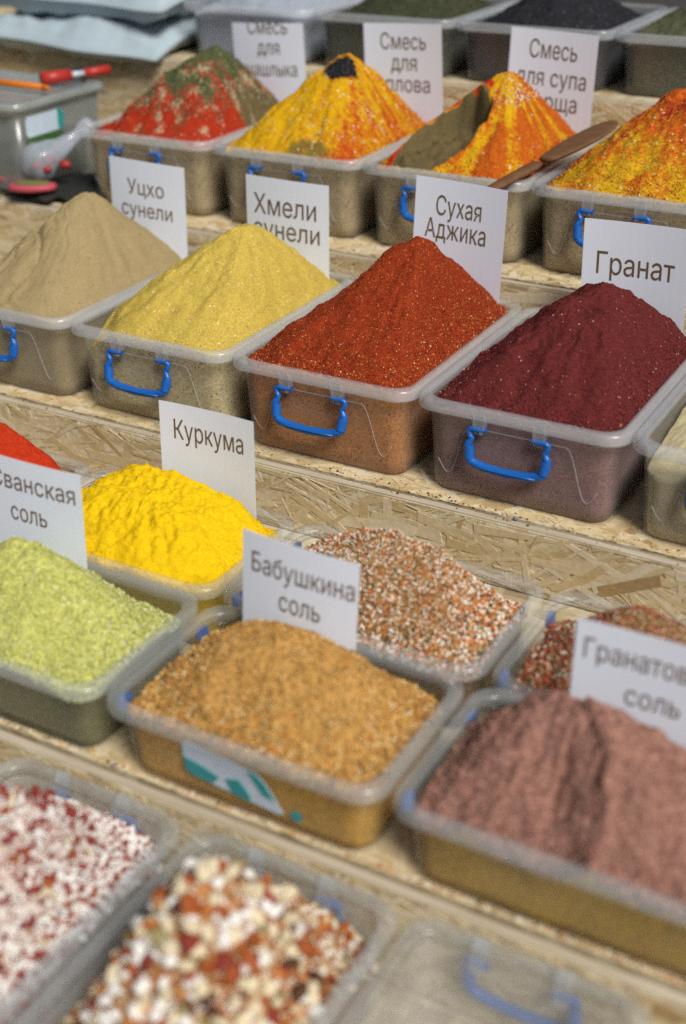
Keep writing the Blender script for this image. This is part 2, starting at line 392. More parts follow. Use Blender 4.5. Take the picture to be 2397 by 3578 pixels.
# ------------------------------------------------------------------ heaps of spice
def n3(a, b, c=0): return noise.noise(Vector((a, b, c)))
def fbm(x, y, z=0, oct=4): return noise.fractal(Vector((x, y, z)), 1.0, 2.0, oct)
def heap(name, label, x, y, z, W, D, H, peak, ze, mats, p=1.6, rnd=.12, rough=.004, gully=0, fn=None, layers=None, rings=62, per=168, drop=.6, cvx=1.0, seed=0, cat='spice heap'):
    """Fills a tub (rim corner x,y at height z) and mounds above it. peak=(px,py,pz) world, ze=edge height rel. to the rim"""
    ox, oy = x, y
    def outline(ins):       # inner outline of the tub, evenly resampled
        bp = rrect(W, D, ins, .03, 10); Q = np.array(bp+[bp[0]]); L = np.r_[0, np.cumsum(np.hypot(*np.diff(Q, axis=0).T))]
        s = np.linspace(0, L[-1], per, endpoint=False); return np.c_[np.interp(s, L, Q[:, 0]), np.interp(s, L, Q[:, 1])]
    B = outline(WT+.0042); BL = outline(WB+.0036)
    c = np.array([W/2, D/2]); px, py, pz = peak[0]-ox, peak[1]-oy, peak[2]-z
    i0 = WT+.0042; V = []; lay = []
    def hgt(X, Y):
        u = (X-px)/(W-i0-px) if X > px else (px-X)/(px-i0); v = (Y-py)/(D-i0-py) if Y > py else (py-Y)/(py-i0)
        d = (u**p+v**p)**(1/p); d = math.sqrt(d*d+rnd*rnd)-rnd*(1-.0)*max(0, 1-d)
        d -= rnd*0
        h = ze+(pz-ze)*(1-d**cvx) if d < 1 else ze-(pz-ze)*drop*(d-1)
        if gully:
            an = math.atan2(Y-py, X-px); h += gully*min(1, d*1.4)*(noise.noise(Vector((math.cos(an)*5+seed, math.sin(an)*5, d*1.2))) + .6*noise.noise(Vector((math.cos(an)*13+seed, math.sin(an)*13, d*2))))*min(1, max(0, (1.05-d)*4))
        h += rough*(fbm(X*28+seed*3.1, Y*28, seed, 4)) + rough*.35*fbm(X*120, Y*120, seed, 3)
        if fn: h = fn(X, Y, h, u, v, d)
        edge = min(X-i0, W-i0-X, Y-i0, D-i0-Y)
        if edge < .012: h = min(h, -.001 + max(0, edge)*.9)        # powder never climbs out over the rim
        return max(h, -H+.01), d, u, v
    for i in range(rings+1):
        t = i/rings
        for j in range(per if i else 1):
            q = c+(B[j]-c)*t; h, d, u, v = hgt(q[0], q[1]); V.append((q[0], q[1], h))
            if layers: lay.append(layers(q[0], q[1], h, d, math.atan2(q[1]-py, q[0]-px)))
    F = []; mi = []
    for j in range(per): F.append((0, 1+j, 1+(j+1) % per))
    for i in range(1, rings):
        a = 1+(i-1)*per; b = a+per
        for j in range(per): F.append((a+j, b+j, b+(j+1) % per, a+(j+1) % per))
    mi = [0]*len(F); top_faces = len(F)
    # sides down along the inner wall, and the underside
    last = 1+(rings-1)*per; prev = last
    for zz in (.12, .5, .85, 1.0):
        k = len(V)
        for j in range(per):
            h0 = V[last+j][2]; zt = h0+(-H+.0045-h0)*zz
            q2 = B[j]+(BL[j]-B[j])*min(max(-zt/H, 0), 1)
            V.append((q2[0], q2[1], zt))
            if layers: lay.append((0, 0, 0, 0))
        for j in range(per): F.append((prev+j, k+j, k+(j+1) % per, prev+(j+1) % per)); mi.append(1)
        prev = k
    F.append(tuple(prev+j for j in range(per))[::-1]); mi.append(1)
    V = [(a, b, h+H) for a, b, h in V]
    o = mesh_np(name, V, F, mats if isinstance(mats, (list, tuple)) else [mats, mats], None, True, mi)
    o.location = (ox, oy, z-H); tag(o, label, cat, None, 'stuff')
    if layers:
        at = o.data.attributes.new('lay', 'FLOAT_COLOR', 'POINT'); at.data.foreach_set('color', np.array(lay, np.float32).ravel())
    o['top'] = top_faces
    return o

def surface_points(o, n, dens=None, seed=1):
    me = o.data; rng = np.random.default_rng(seed); T = []
    co = np.empty(len(me.vertices)*3, np.float32); me.vertices.foreach_get('co', co); co = co.reshape(-1, 3)
    for f in me.polygons[:o['top']]:
        v = list(f.vertices); T.append(v[:3])
        if len(v) == 4: T.append([v[0], v[2], v[3]])
    T = np.array(T); a, b, c = co[T[:, 0]], co[T[:, 1]], co[T[:, 2]]; cr = np.cross(b-a, c-a); ar = np.linalg.norm(cr, axis=1); nrm = cr/np.maximum(ar, 1e-12)[:, None]
    wgt = ar.copy()
    if dens is not None:
        cen = (a+b+c)/3; wgt *= np.array([dens(*q) for q in cen])
    idx = rng.choice(len(T), n, p=wgt/wgt.sum()); r1 = np.sqrt(rng.random(n)); r2_ = rng.random(n)
    P = (1-r1)[:, None]*a[idx]+(r1*(1-r2_))[:, None]*b[idx]+(r1*r2_)[:, None]*c[idx]
    return P, nrm[idx]

OCT_V = np.array([(1, 0, 0), (-1, 0, 0), (0, 1, 0), (0, -1, 0), (0, 0, 1), (0, 0, -1)], float)
OCT_F = np.array([(0, 2, 4), (2, 1, 4), (1, 3, 4), (3, 0, 4), (2, 0, 5), (1, 2, 5), (3, 1, 5), (0, 3, 5)])
def ico():
    bm = bmesh.new(); bmesh.ops.create_icosphere(bm, subdivisions=1, radius=1)
    v = np.array([q.co[:] for q in bm.verts]); f = np.array([[q.index for q in x.verts] for x in bm.faces]); bm.free(); return v, f
ICO_V, ICO_F = ico()
def scatter(o, name, n, size, mat, aspect=(1, .8, .6), base='oct', dens=None, seed=3, sink=.3, jitter=.3, smooth=False):
    """n loose pieces lying on the heap's surface, joined as one part"""
    rng = np.random.default_rng(seed); P, N = surface_points(o, n, dens, seed)
    bv, bf = (OCT_V, OCT_F) if base == 'oct' else (ICO_V, ICO_F)
    s = size[0]+(size[1]-size[0])*rng.random(n)**1.6
    q = rng.normal(size=(n, 4)); q /= np.linalg.norm(q, axis=1)[:, None]; a, b, c, d = q.T
    R = np.stack([np.stack([1-2*(c*c+d*d), 2*(b*c-a*d), 2*(b*d+a*c)], -1), np.stack([2*(b*c+a*d), 1-2*(b*b+d*d), 2*(c*d-a*b)], -1), np.stack([2*(b*d-a*c), 2*(c*d+a*b), 1-2*(b*b+c*c)], -1)], 1)
    asp = np.array(aspect)*(1+jitter*(rng.random((n, 3))-.5)*2)
    loc = bv[None]*(1+jitter*.6*(rng.random((n, len(bv), 1))-.5))*asp[:, None, :]*s[:, None, None]*.5
    W = np.einsum('nij,nvj->nvi', R, loc)+P[:, None, :]+N[:, None, :]*(s*(.5-sink)*asp.min(1))[:, None, None]
    F = (bf[None]+np.arange(n)[:, None, None]*len(bv)).reshape(-1, 3)
    ob = mesh_np(name, W.reshape(-1, 3), F, mat, o, smooth); ob['kind'] = 'stuff'
    return ob

# colours of the spices
C = dict(beige=(.33, .255, .13, 1), hops=(.52, .385, .075, 1), adjika=(.25, .034, .010, 1), pomegr=(.115, .021, .020, 1), turmeric=(.74, .49, .006, 1), redsalt=(.46, .035, .010, 1),
         khaki=(.13, .10, .045, 1), orange=(.45, .095, .010, 1), yellow=(.58, .33, .008, 1), red=(.34, .030, .010, 1), green=(.45, .46, .12, 1), babs=(.45, .25, .070, 1),
         pink=(.30, .155, .12, 1), white=(.7, .66, .55, 1), herb=(.07, .085, .035, 1), black=(.012, .012, .016, 1))
K = {}
K['beige'] = powder('ground_fenugreek', C['beige'], [(300, .012, (.2, .14, .06, 1))], 900, .16, .35, .10)
K['hops'] = powder('ground_hops_mix', C['hops'], [(330, .02, (.75, .68, .4, 1)), (380, .02, (.25, .17, .03, 1))], 800, .22, .5, .12)
K['adjika'] = powder('ground_red_pepper', C['adjika'], [(420, .05, (.52, .20, .05, 1)), (360, .05, (.10, .012, .006, 1))], 600, .35, .8, .12)
K['pomegr'] = powder('ground_sumac', C['pomegr'], [(380, .012, (.42, .26, .14, 1)), (420, .05, (.05, .006, .01, 1))], 650, .3, .7, .14)
K['turmeric'] = powder('ground_turmeric', C['turmeric'], [], 500, .10, .5, .08)
K['redsalt'] = powder('red_salt', C['redsalt'], [], 600, .18, .5, .1)
K['mixbase'] = powder('brown_base_mix', (.42, .32, .165, 1), [(330, .05, (.3, .09, .03, 1)), (260, .06, (.18, .13, .06, 1))], 450, .24, .35, .2)
K['multi'] = powder('salt_mix_bed', (.27, .15, .06, 1), [(300, .15, (.5, .42, .3, 1)), (330, .12, (.09, .08, .04, 1))], 500, .5, 1, .1)
K['green'] = powder('green_salt', C['green'], [(240, .10, (.62, .62, .3, 1)), (260, .08, (.2, .25, .05, 1))], 420, .3, .9, .12)
K['babs'] = powder('herb_salt', C['babs'], [(260, .07, (.12, .07, .02, 1)), (240, .05, (.5, .14, .03, 1))], 450, .35, .9, .14)
K['babswall'] = powder('herb_salt_settled', (.60, .32, .04, 1), [(300, .06, (.14, .07, .03, 1))], 420, .24, .35, .25)
K['adjikawall'] = powder('red_pepper_settled', (.46, .18, .035, 1), [(330, .1, (.3, .05, .015, 1))]+[(300, .06, (.14, .07, .03, 1))], 420, .24, .35, .25)
K['pomegrwall'] = powder('sumac_settled', (.25, .13, .12, 1), [(300, .06, (.14, .07, .03, 1))], 420, .24, .35, .25)
K['hopswall'] = powder('hops_mix_settled', (.52, .43, .22, 1), [(300, .06, (.14, .07, .03, 1))], 420, .24, .35, .25)
K['pink'] = powder('pink_salt', C['pink'], [(240, .06, (.12, .06, .05, 1)), (260, .07, (.48, .27, .22, 1))], 420, .35, 1, .14)
K['pinkwall'] = powder('pink_salt_settled', (.46, .27, .03, 1), [(300, .06, (.14, .07, .03, 1))], 420, .24, .35, .25)
K['pile_a'] = powder('pepper_herb_topping', C['red'], [(300, .02, (.55, .42, .25, 1))], 600, .22, .6, .12,
                     [('g', C['khaki'], .5, 4, 60), ('b', (.42, .33, .2, 1), 1.9, 3, 200), ('r', C['herb'], 2.2, 2.6, 150)])
K['pile_b'] = powder('yellow_red_topping', C['yellow'], [(260, .03, (.75, .68, .5, 1))], 600, .2, .6, .1,
                     [('r', (.44, .065, .010, 1), 1.9, 2.2, 120), ('g', (.20, .14, .03, 1), .5, 4, 70), ('b', C['black'], .5, 6, 90)])
K['pile_c'] = powder('orange_topping', C['orange'], [], 600, .2, .6, .1,
                     [('g', C['yellow'], 1.9, 2.4, 120), ('b', (.45, .03, .012, 1), .9, 4, 120), ('r', C['khaki'], .12, 10, 70)])
K['pile_d'] = powder('yellow_pepper_topping', (.50, .29, .012, 1), [(260, .03, (.6, .5, .3, 1)), (300, .08, (.3, .04, .01, 1))], 500, .35, .9, .12,
                     [('r', (.26, .025, .010, 1), 1.9, 2.4, 150), ('g', (.46, .09, .01, 1), 1.9, 2.2, 130)])
K['darkherb'] = powder('dark_dried_herb', (.045, .05, .028, 1), [(260, .1, (.12, .11, .05, 1))], 400, .4, .9, .1)
K['blackseed'] = powder('black_seed', (.022, .022, .027, 1), [(300, .05, (.1, .1, .1, 1))], 500, .4, .9, .1)
K['greyherb'] = powder('grey_green_herb', (.10, .105, .06, 1), [(260, .1, (.2, .2, .1, 1))], 400, .35, .9, .1)
K['whitesalt'] = powder('grey_salt', (.30, .34, .40, 1), [], 500, .12, .5, .05)

# ---- second row: the four sharp tubs
D2, H2, W2 = .375, .128, .27
X2 = [-.3701, -.1001, .1699, .4399, .7099]
TW = W2-.0015
def ridge_left(X, Y, h, u, v, d):
    return h
tub('grey frosted tub at left edge, holding the beige fenugreek heap', X2[0], 0, 0, TW, D2, H2)
def fn_beige(X, Y, h, u, v, d):
    # slumped, cracked front left: ragged terraces running down the slope
    k = min(1, max(0, (.19-X)/.05))*min(1, max(0, (d-.12)*4))
    t = X*22+1.3*n3(X*14, Y*14, 2)+Y*9; f = t-math.floor(t)
    return h-k*(.009*max(0, 1-f*5)+.013*abs(n3(X*30, Y*14, 7)))
hp = heap('fenugreek_heap', 'tall beige fenugreek powder heap with cracked slumps, left edge of the middle shelf', X2[0], 0, 0, TW, D2, H2, (-.215, .215, .117), -.004, K['beige'], 3.5, .14, .004, .006, fn_beige, seed=2)
scatter(hp, 'coarse_grains', 2500, (.0006, .0016), bits('fenugreek_bits', [(0, (.30, .23, .12, 1)), (.5, (.38, .3, .16, 1)), (.9, (.2, .14, .07, 1))]))
tub('frosted tub with blue handle holding the pale yellow heap', X2[1], 0, 0, TW, D2, H2)
def fn_hops(X, Y, h, u, v, d):
    # the front left corner has been scooped lower
    k = max(0, 1-math.hypot((X-.0)/.075, (Y-.0)/.10)); return h-.055*k
hp = heap('hops_mix_heap', 'pale mustard yellow powder heap with one shoulder, behind a low front corner', X2[1], 0, 0, TW, D2, H2, (.068, .225, .105), -.005, [K['hops'], K['hopswall']], 4.5, .16, .0045, .006, fn_hops, seed=5)
scatter(hp, 'coarse_grains', 5000, (.0008, .0022), bits('hops_bits', [(0, (.5, .37, .08, 1)), (.35, (.62, .5, .16, 1)), (.75, (.32, .22, .04, 1)), (.93, (.8, .74, .5, 1)), (.985, (.35, .06, .02, 1))]))
tub('tub with blue handle holding the brick red pepper heap', X2[2], 0, 0, TW, D2, H2)
def fn_adj(X, Y, h, u, v, d):
    # small slides on the left flank and a shoulder by the crest
    k = max(0, 1-math.hypot((X-.10)/.05, (Y-.13)/.09)); return h-.010*k+.006*max(0, 1-math.hypot((X-.135)/.03, (Y-.19)/.04))
hp = heap('red_pepper_heap', 'coarse brick red pepper heap with a sharp peak, centre of the middle shelf', X2[2], 0, 0, TW, D2, H2, (.348, .205, .127), -.005, [K['adjika'], K['adjikawall']], 7, .07, .0055, .006, fn_adj, cvx=1.06, seed=8)
scatter(hp, 'pepper_flakes', 15000, (.0012, .0036), bits('pepper_bits', [(0, (.26, .034, .010, 1)), (.3, (.36, .062, .015, 1)), (.52, (.14, .014, .006, 1)), (.75, (.45, .13, .03, 1)), (.93, (.6, .36, .12, 1)), (.985, (.75, .65, .45, 1))]), (1, .7, .35))
tub('tub with blue handle holding the dark maroon heap', X2[3], 0, 0, TW, D2, H2)
def fn_pom(X, Y, h, u, v, d):
    # slip line from the crest down to the front, left side a little lower
    lx = .115+.03*math.sin(Y*22)-.10*(.22-Y)*0; s = X-(lx-.15*(.2-Y)); k = 1/(1+math.exp(s/.004)); return h-.005*k*max(0, 1-d)
hp = heap('sumac_heap', 'dark maroon sumac heap with a flattened crest, right of the brick red heap', X2[3], 0, 0, TW, D2, H2, (.600, .225, .094), -.004, [K['pomegr'], K['pomegrwall']], 6, .34, .007, .006, fn_pom, cvx=1.15, seed=11)
scatter(hp, 'sumac_flakes', 9000, (.0012, .0038), bits('sumac_bits', [(0, (.14, .022, .022, 1)), (.4, (.20, .03, .03, 1)), (.6, (.05, .008, .010, 1)), (.975, (.45, .3, .17, 1))]), (1, .7, .4))
tub('pale frosted tub at right edge of the middle shelf, holding cream powder', X2[4], 0, 0, TW, D2, H2)
heap('cream_powder_heap', 'cream coloured powder heap at right edge, beside the maroon heap', X2[4], 0, 0, TW, D2, H2, (.86, .21, .055), -.022, [powder('cream_powder', (.52, .45, .27, 1), [], 700, .12, .3, .08)]*2, 1.6, .15, .004, seed=14)

# ---- upper row: decorated heaps
D1, H1, W1, ZL1 = .335, .1287, .2738, .1512
Y1 = .4326
X1s = [-.4196, -.1458, .128, .4018]
TW1 = W1-.0015
def lay_a(X, Y, h, d, an):
    st = n3(X*34, Y*34, 2); s2 = n3(X*48, Y*48, 9)
    herb = 1.10-d*1.25+.75*st-max(0, X-.20)*4; white = .50-d*.5+.95*s2
    right = .5+min((X-.222+.012*n3(Y*40, 2))*18, (Y-.15)*14)
    return (herb, right, white, 1)
def lay_b(X, Y, h, d, an):
    st = n3(math.cos(an)*5+1, math.sin(an)*5, d*1.2)
    red = .22+.5*st+(X-.15)*4.5+max(0, .3-d)*.5; kh = 1.1-math.hypot((X-.175)/.045, (Y-.022)/.022)*.75
    blk = 1.35-math.hypot((X-.160)/.026, (Y-.155)/.022)*.8
    return (red, kh, blk, 1)
def scoop_ab(X, Y): return ((X-.105)*.52+(Y-.080)*.85)/.078, ((X-.105)*.85-(Y-.080)*.52)/.052
def lay_c(X, Y, h, d, an):
    p, q = scoop_ab(X, Y); r = (p*p+abs(q)**2.4)**.5
    r += .12*n3(X*60, Y*60, 5)
    kh = .5+(1-r)*6; st = n3(math.cos(an)*7+4, math.sin(an)*7, d)
    yel = .25+.75*st+max(0, .5-abs(r-1.35))*1.3; rim = .62-abs(r-1.10)*4+(-.25 if q > 0 else .2)
    return (kh, yel, rim, 1)
def lay_d(X, Y, h, d, an):
    st = n3(math.cos(an)*6+7, math.sin(an)*6, d*2)
    return (1.0-d*1.5+.6*st, .35+.6*n3(X*30, Y*30, 3)+.2*(1-d), 0, 1)
def fn_scoop(X, Y, h, u, v, d):
    p, q = scoop_ab(X, Y); r = (p*p+abs(q)**2.4)**.5+.10*n3(X*45, Y*45, 5)
    if r < 1:
        k = min(1, (1-r)/.22); k = k*k*(3-2*k); h = h*(1-k)+k*(h*.27+.004+.008*n3(X*38, Y*38, 8)+.004*n3(X*110, Y*110, 3))
    elif r < 1.25: h += .004*(1-(r-1)/.25)
    return h
base1 = K['mixbase']
for i, lab in enumerate(('upper shelf tub holding the red heap topped with herbs', 'upper shelf tub holding the yellow heap with black seed crown',
                         'upper shelf tub holding the orange heap with the scooped hollow', 'upper shelf tub at right edge holding the yellow peppery heap')):
    tub(lab, X1s[i], Y1, ZL1, TW1, D1, H1)
a = heap('pepper_herb_heap', 'red pepper heap strewn with green herbs at the left of the upper shelf', X1s[0], Y1, ZL1, TW1, D1, H1, (-.243, .615, .268), -.002, [K['pile_a'], base1], 4, .36, .006, .005, layers=lay_a, rings=84, per=220, seed=21)
scatter(a, 'herb_flakes', 2600, (.002, .0055), bits('herb_bits', [(0, (.06, .09, .035, 1)), (.4, (.35, .3, .2, 1)), (.7, (.10, .11, .06, 1)), (.85, (.5, .45, .36, 1))]), (1, .6, .25), dens=lambda x, y, z: 1 if z > H1+.03+.03*n3(x*40, y*40, 1) else .06)
b_ = heap('yellow_pepper_heap', 'yellow and red streaked heap crowned with black seeds, second on the upper shelf', X1s[1], Y1, ZL1, TW1, D1, H1, (.012, .617, .272), -.002, [K['pile_b'], base1], 4.5, .2, .005, .006, layers=lay_b, rings=84, per=220, seed=25)
scatter(b_, 'sesame_seeds', 420, (.0022, .0042), bits('sesame_bits', [(0, (.75, .68, .55, 1)), (.5, (.62, .5, .35, 1)), (.8, (.5, .1, .03, 1))]), (1, .6, .5), 'ico', dens=lambda x, y, z: max(0, .15+n3(x*25, y*25, 4)) * (1 if z > H1+.012 else .05))
scatter(b_, 'pepper_flakes', 2600, (.0018, .0046), bits('streak_bits', [(0, (.60, .36, .010, 1)), (.45, (.40, .06, .012, 1)), (.7, (.52, .17, .012, 1)), (.9, (.30, .03, .010, 1))]), (1, .7, .35), dens=lambda x, y, z: max(.05, .5+n3(x*30, y*30, 6)+(x-.13)*4))
scatter(b_, 'black_seeds', 260, (.003, .0065), bits('black_bits', [(0, (.012, .012, .016, 1)), (.7, (.03, .03, .036, 1))], .5, .4), (1, .8, .6), 'ico', dens=lambda x, y, z: 1 if math.hypot((x-.160)/.026, (y-.155)/.022) < 1 else 0, sink=.1)
c_ = heap('orange_scooped_heap', 'orange and yellow heap scooped open to show khaki spice, third on upper shelf', X1s[2], Y1, ZL1, TW1, D1, H1, (.288, .625, .268), -.002, [K['pile_c'], base1], 5, .09, .0045, .004, fn_scoop, lay_c, 92, 240, seed=29)
scatter(c_, 'pepper_flakes', 2600, (.0018, .005), bits('orange_bits', [(0, (.46, .10, .010, 1)), (.4, (.60, .36, .010, 1)), (.65, (.34, .04, .012, 1)), (.9, (.55, .22, .03, 1))]), (1, .7, .35), dens=lambda x, y, z: 0 if sum(q*q for q in scoop_ab(x, y)) < 1.15 else 1)
scatter(c_, 'pale_flakes', 260, (.003, .007), bits('pale_bits', [(0, (.7, .62, .5, 1)), (.6, (.55, .4, .28, 1)), (.85, (.4, .05, .02, 1))]), (1, .7, .35), dens=lambda x, y, z: 1 if (z > H1+.075 and x > .16) else (.02 if x > .17 else 0))
d_ = heap('golden_pepper_heap', 'golden yellow heap darkening to red at its top, right edge of upper shelf', X1s[3], Y1, ZL1, TW1, D1, H1, (.56, .62, .262), -.002, [K['pile_d'], base1], 4.5, .18, .006, .005, layers=lay_d, rings=84, per=220, seed=33)
scatter(d_, 'pepper_flakes', 2600, (.0018, .005), bits('golden_bits', [(0, (.6, .34, .02, 1)), (.4, (.32, .04, .012, 1)), (.65, (.5, .14, .02, 1)), (.9, (.65, .55, .35, 1))]), (1, .7, .35))

# ---- third step: wide shallow tubs, back line and front line
H3, ZL3 = .0925, -.1255
def wide(label, xa, xb, ya, yb, zl=ZL3):
    t = tub(label, xa, ya, zl, xb-xa-.0015, yb-ya, H3, (), False, M['wall_low'], M['rim_low']); latch(t, yb-ya); return t
def latch(root, D):
    for yy in (.030, D-.045):
        MB().box((.0035, yy, H3-.030), (.0105, yy+.016, H3-.0150)).build('latch', M['blue'], root, False, .0015)
YA0, YA1 = -.3285, -.1275
YB0, YB1 = -.5385, -.3305
wide('wide shallow tub at left holding red salt, behind the tilted salt card', -.262, .052, YA0, YA1)
heap('red_salt_heap', 'vivid red salt filling the shallow tub at the left edge, lower shelf', -.262, YA0, ZL3, .3125, .201, H3, (-.09, -.175, -.076), -.012, K['redsalt'], 3, .3, .006, cvx=1.6, seed=41)
tub_t = wide('wide shallow tub filled with bright yellow turmeric', .0565, .364, YA0, YA1)
def fn_tur(X, Y, h, u, v, d):
    k = max(0, 1-math.hypot((X-.025)/.035, (Y-.185)/.05)); return h-.03*k
t_ = heap('turmeric_heap', 'bright yellow turmeric heap, lumpy and wide, in front of the turmeric card', .0565, YA0, ZL3, .306, .201, H3, (.19, -.180, -.090), -.012, K['turmeric'], 3.6, .4, .008, .004, fn_tur, cvx=2.8, rings=80, per=200, seed=44)
scatter(t_, 'powder_crumbs', 3500, (.001, .0035), bits('turmeric_bits', [(0, (.74, .49, .006, 1)), (.5, (.8, .56, .012, 1)), (.8, (.62, .38, .005, 1)), (.992, (.15, .08, .02, 1))]), (1, .8, .7))
wide('wide shallow tub holding the many coloured salt grains', .3668, .682, YA0, YA1)
m_ = heap('coloured_salt_heap', 'speckled heap of white, orange and grey salt grains behind the two-line salt card', .3668, YA0, ZL3, .3137, .201, H3, (.515, -.205, -.070), -.018, K['multi'], 2.8, .35, .006, .003, cvx=1.4, rings=62, per=168, seed=47)
SALT = [(0, (.52, .17, .04, 1)), (.20, (.62, .30, .12, 1)), (.38, (.78, .70, .56, 1)), (.53, (.055, .065, .035, 1)), (.70, (.40, .08, .025, 1)), (.78, (.42, .36, .2, 1)), (.86, (.82, .78, .70, 1))]
scatter(m_, 'salt_grains', 9000, (.0028, .0062), bits('salt_bits', SALT), (1, .85, .7), 'ico', sink=.2)
wide('wide shallow tub at right edge holding darker reddish salt grains', .6868, 1.002, YA0, YA1)
m2 = heap('red_speckled_salt_heap', 'darker reddish speckled salt grains half hidden behind the right-hand salt card', .6868, YA0, ZL3, .3137, .201, H3, (.80, -.21, -.075), -.018, K['multi'], 1.9, .2, .005, .003, seed=50)
scatter(m2, 'salt_grains', 6500, (.0028, .006), bits('red_salt_bits', [(0, (.3, .06, .03, 1)), (.3, (.45, .15, .08, 1)), (.5, (.6, .5, .38, 1)), (.62, (.12, .1, .05, 1)), (.78, (.26, .2, .1, 1)), (.9, (.2, .03, .02, 1))]), (1, .85, .7), 'ico', sink=.2)

wide('wide shallow tub holding the pale green salt', .052, .366, YB0, YB1)
g_ = heap('green_salt_heap', 'pale yellow-green salt heap at the left edge, in front of the turmeric', .052, YB0, ZL3, .3125, .208, H3, (.19, -.42, -.058), -.010, [K['green'], powder('green_salt_settled', (.17, .16, .065, 1), [(300, .06, (.14, .07, .03, 1))], 420, .24, .35, .25)], 1.9, .25, .006, seed=53)
scatter(g_, 'salt_grains', 7000, (.002, .005), bits('green_bits', [(0, (.42, .43, .12, 1)), (.4, (.64, .64, .33, 1)), (.7, (.24, .28, .07, 1)), (.92, (.74, .74, .5, 1))]), (1, .8, .6))
tb = wide('wide shallow tub with teal sticker, holding the tan herb salt', .372, .6805, YB0, YB1)
bb_ = heap('herb_salt_heap', 'tan and orange herb salt heap in front of the two-line salt card', .372, YB0, ZL3, .307, .208, H3, (.500, -.41, -.080), -.015, [K['babs'], K['babswall']], 2.9, .4, .006, .003, cvx=1.5, rings=62, per=168, seed=56)
scatter(bb_, 'salt_grains', 7000, (.0024, .006), bits('herb_salt_bits', [(0, (.50, .27, .065, 1)), (.35, (.66, .43, .16, 1)), (.55, (.33, .16, .035, 1)), (.72, (.11, .065, .025, 1)), (.87, (.5, .15, .03, 1)), (.92, (.76, .62, .38, 1))]), (1, .8, .6))
wide('wide shallow tub at right edge holding the dusky pink salt', .6855, 1.0, YB0, YB1)
def fn_pink(X, Y, h, u, v, d):
    # spoon hollow: gentle on the left, ending in a steep ragged wall on the right
    wob = .14*n3(X*22, Y*22, 4)+.05*n3(X*80, Y*80, 6); cx = .128
    r = math.hypot((X-cx+.25*(Y-.06))/(.046 if X > cx-.25*(Y-.06) else .085), (Y-.060)/.076)+wob
    if r < 1: h -= .036*min(1, (1-r)*(1.15 if X > cx else .75))
    elif X > cx: h += .006*math.exp(-((r-1.12)/.14)**2)
    return h
pk_ = heap('pink_salt_heap', 'dusky pink salt heap with a curved spoon-cut crease, lower right', .6855, YB0, ZL3, .313, .208, H3, (.81, -.41, -.062), -.011, [K['pink'], K['pinkwall']], 3.0, .5, .009, 0, fn_pink, cvx=1.7, rings=84, per=220, seed=59)
scatter(pk_, 'salt_grains', 8000, (.002, .0054), bits('pink_bits', [(0, (.28, .145, .105, 1)), (.35, (.42, .25, .19, 1)), (.6, (.17, .08, .06, 1)), (.85, (.42, .17, .11, 1)), (.94, (.12, .07, .06, 1))]), (1, .8, .6))

# ---- nearest row: small tubs with chopped mixes
W4, D4, H4, ZL4 = .2225, .31, .11, -.222
Y4 = -.5455-D4
tub('small tub at lower left holding the white and red shreds', .2625, Y4, ZL4, W4, D4, H4, ('front', 'back'), False, M['wall_near'], M['rim_low'])
tub('small tub holding the chopped nut and fruit pieces, bottom of picture', .4945, Y4, ZL4, W4, D4, H4, ('front', 'back'), False, M['wall_near'], M['rim_low'])
tub('empty small tub with blue handle behind its clear wall', .7235, Y4, ZL4, W4, D4, H4, ('front', 'back'), True, M['wall_near'], M['rim_low'])

def in_view(p):
    d = Vector(p)-Vector(CAM); zf = d.dot(fw); return abs(d.dot(r2)/zf) < .258*1.03 and abs(d.dot(u2)/zf) < .385*1.03
def piece_mesh(name, mat, kind, seed):
    r = random.Random(seed); bm = bmesh.new()
    if kind == 'chunk':
        bmesh.ops.create_icosphere(bm, subdivisions=1, radius=.5)
        sx, sy, sz = 1, r.uniform(.65, .9), r.uniform(.45, .75)
        for v in bm.verts: v.co = Vector((v.co.x*sx, v.co.y*sy, v.co.z*sz))*r.uniform(.6, 1.25)
    else:      # curled shred
        n = 5; L = []
        cv = r.uniform(-1, 1)
        for i in range(n):
            t = i/(n-1)-.5; wv = .13*(1-(2*t)**4*.6)*r.uniform(.8, 1.2)
            c = Vector((t, cv*t*t*.7, cv*.5*t*t*r.uniform(.5, 1)))
            L.append([bm.verts.new(c+Vector((0, s*wv, q*.04))) for s, q in ((-1, -1), (1, -1), (1, 1), (-1, 1))])
        for i in range(n-1):
            for j in range(4): bm.faces.new((L[i][j], L[i][(j+1) % 4], L[i+1][(j+1) % 4], L[i+1][j]))
        bm.faces.new(L[0][::-1]); bm.faces.new(L[-1])
    bmesh.ops.recalc_face_normals(bm, faces=bm.faces)
    me = bpy.data.meshes.new(name); bm.to_mesh(me); bm.free(); me.materials.append(mat)
    me.polygons.foreach_set('use_smooth', [False]*len(me.polygons))
    return me
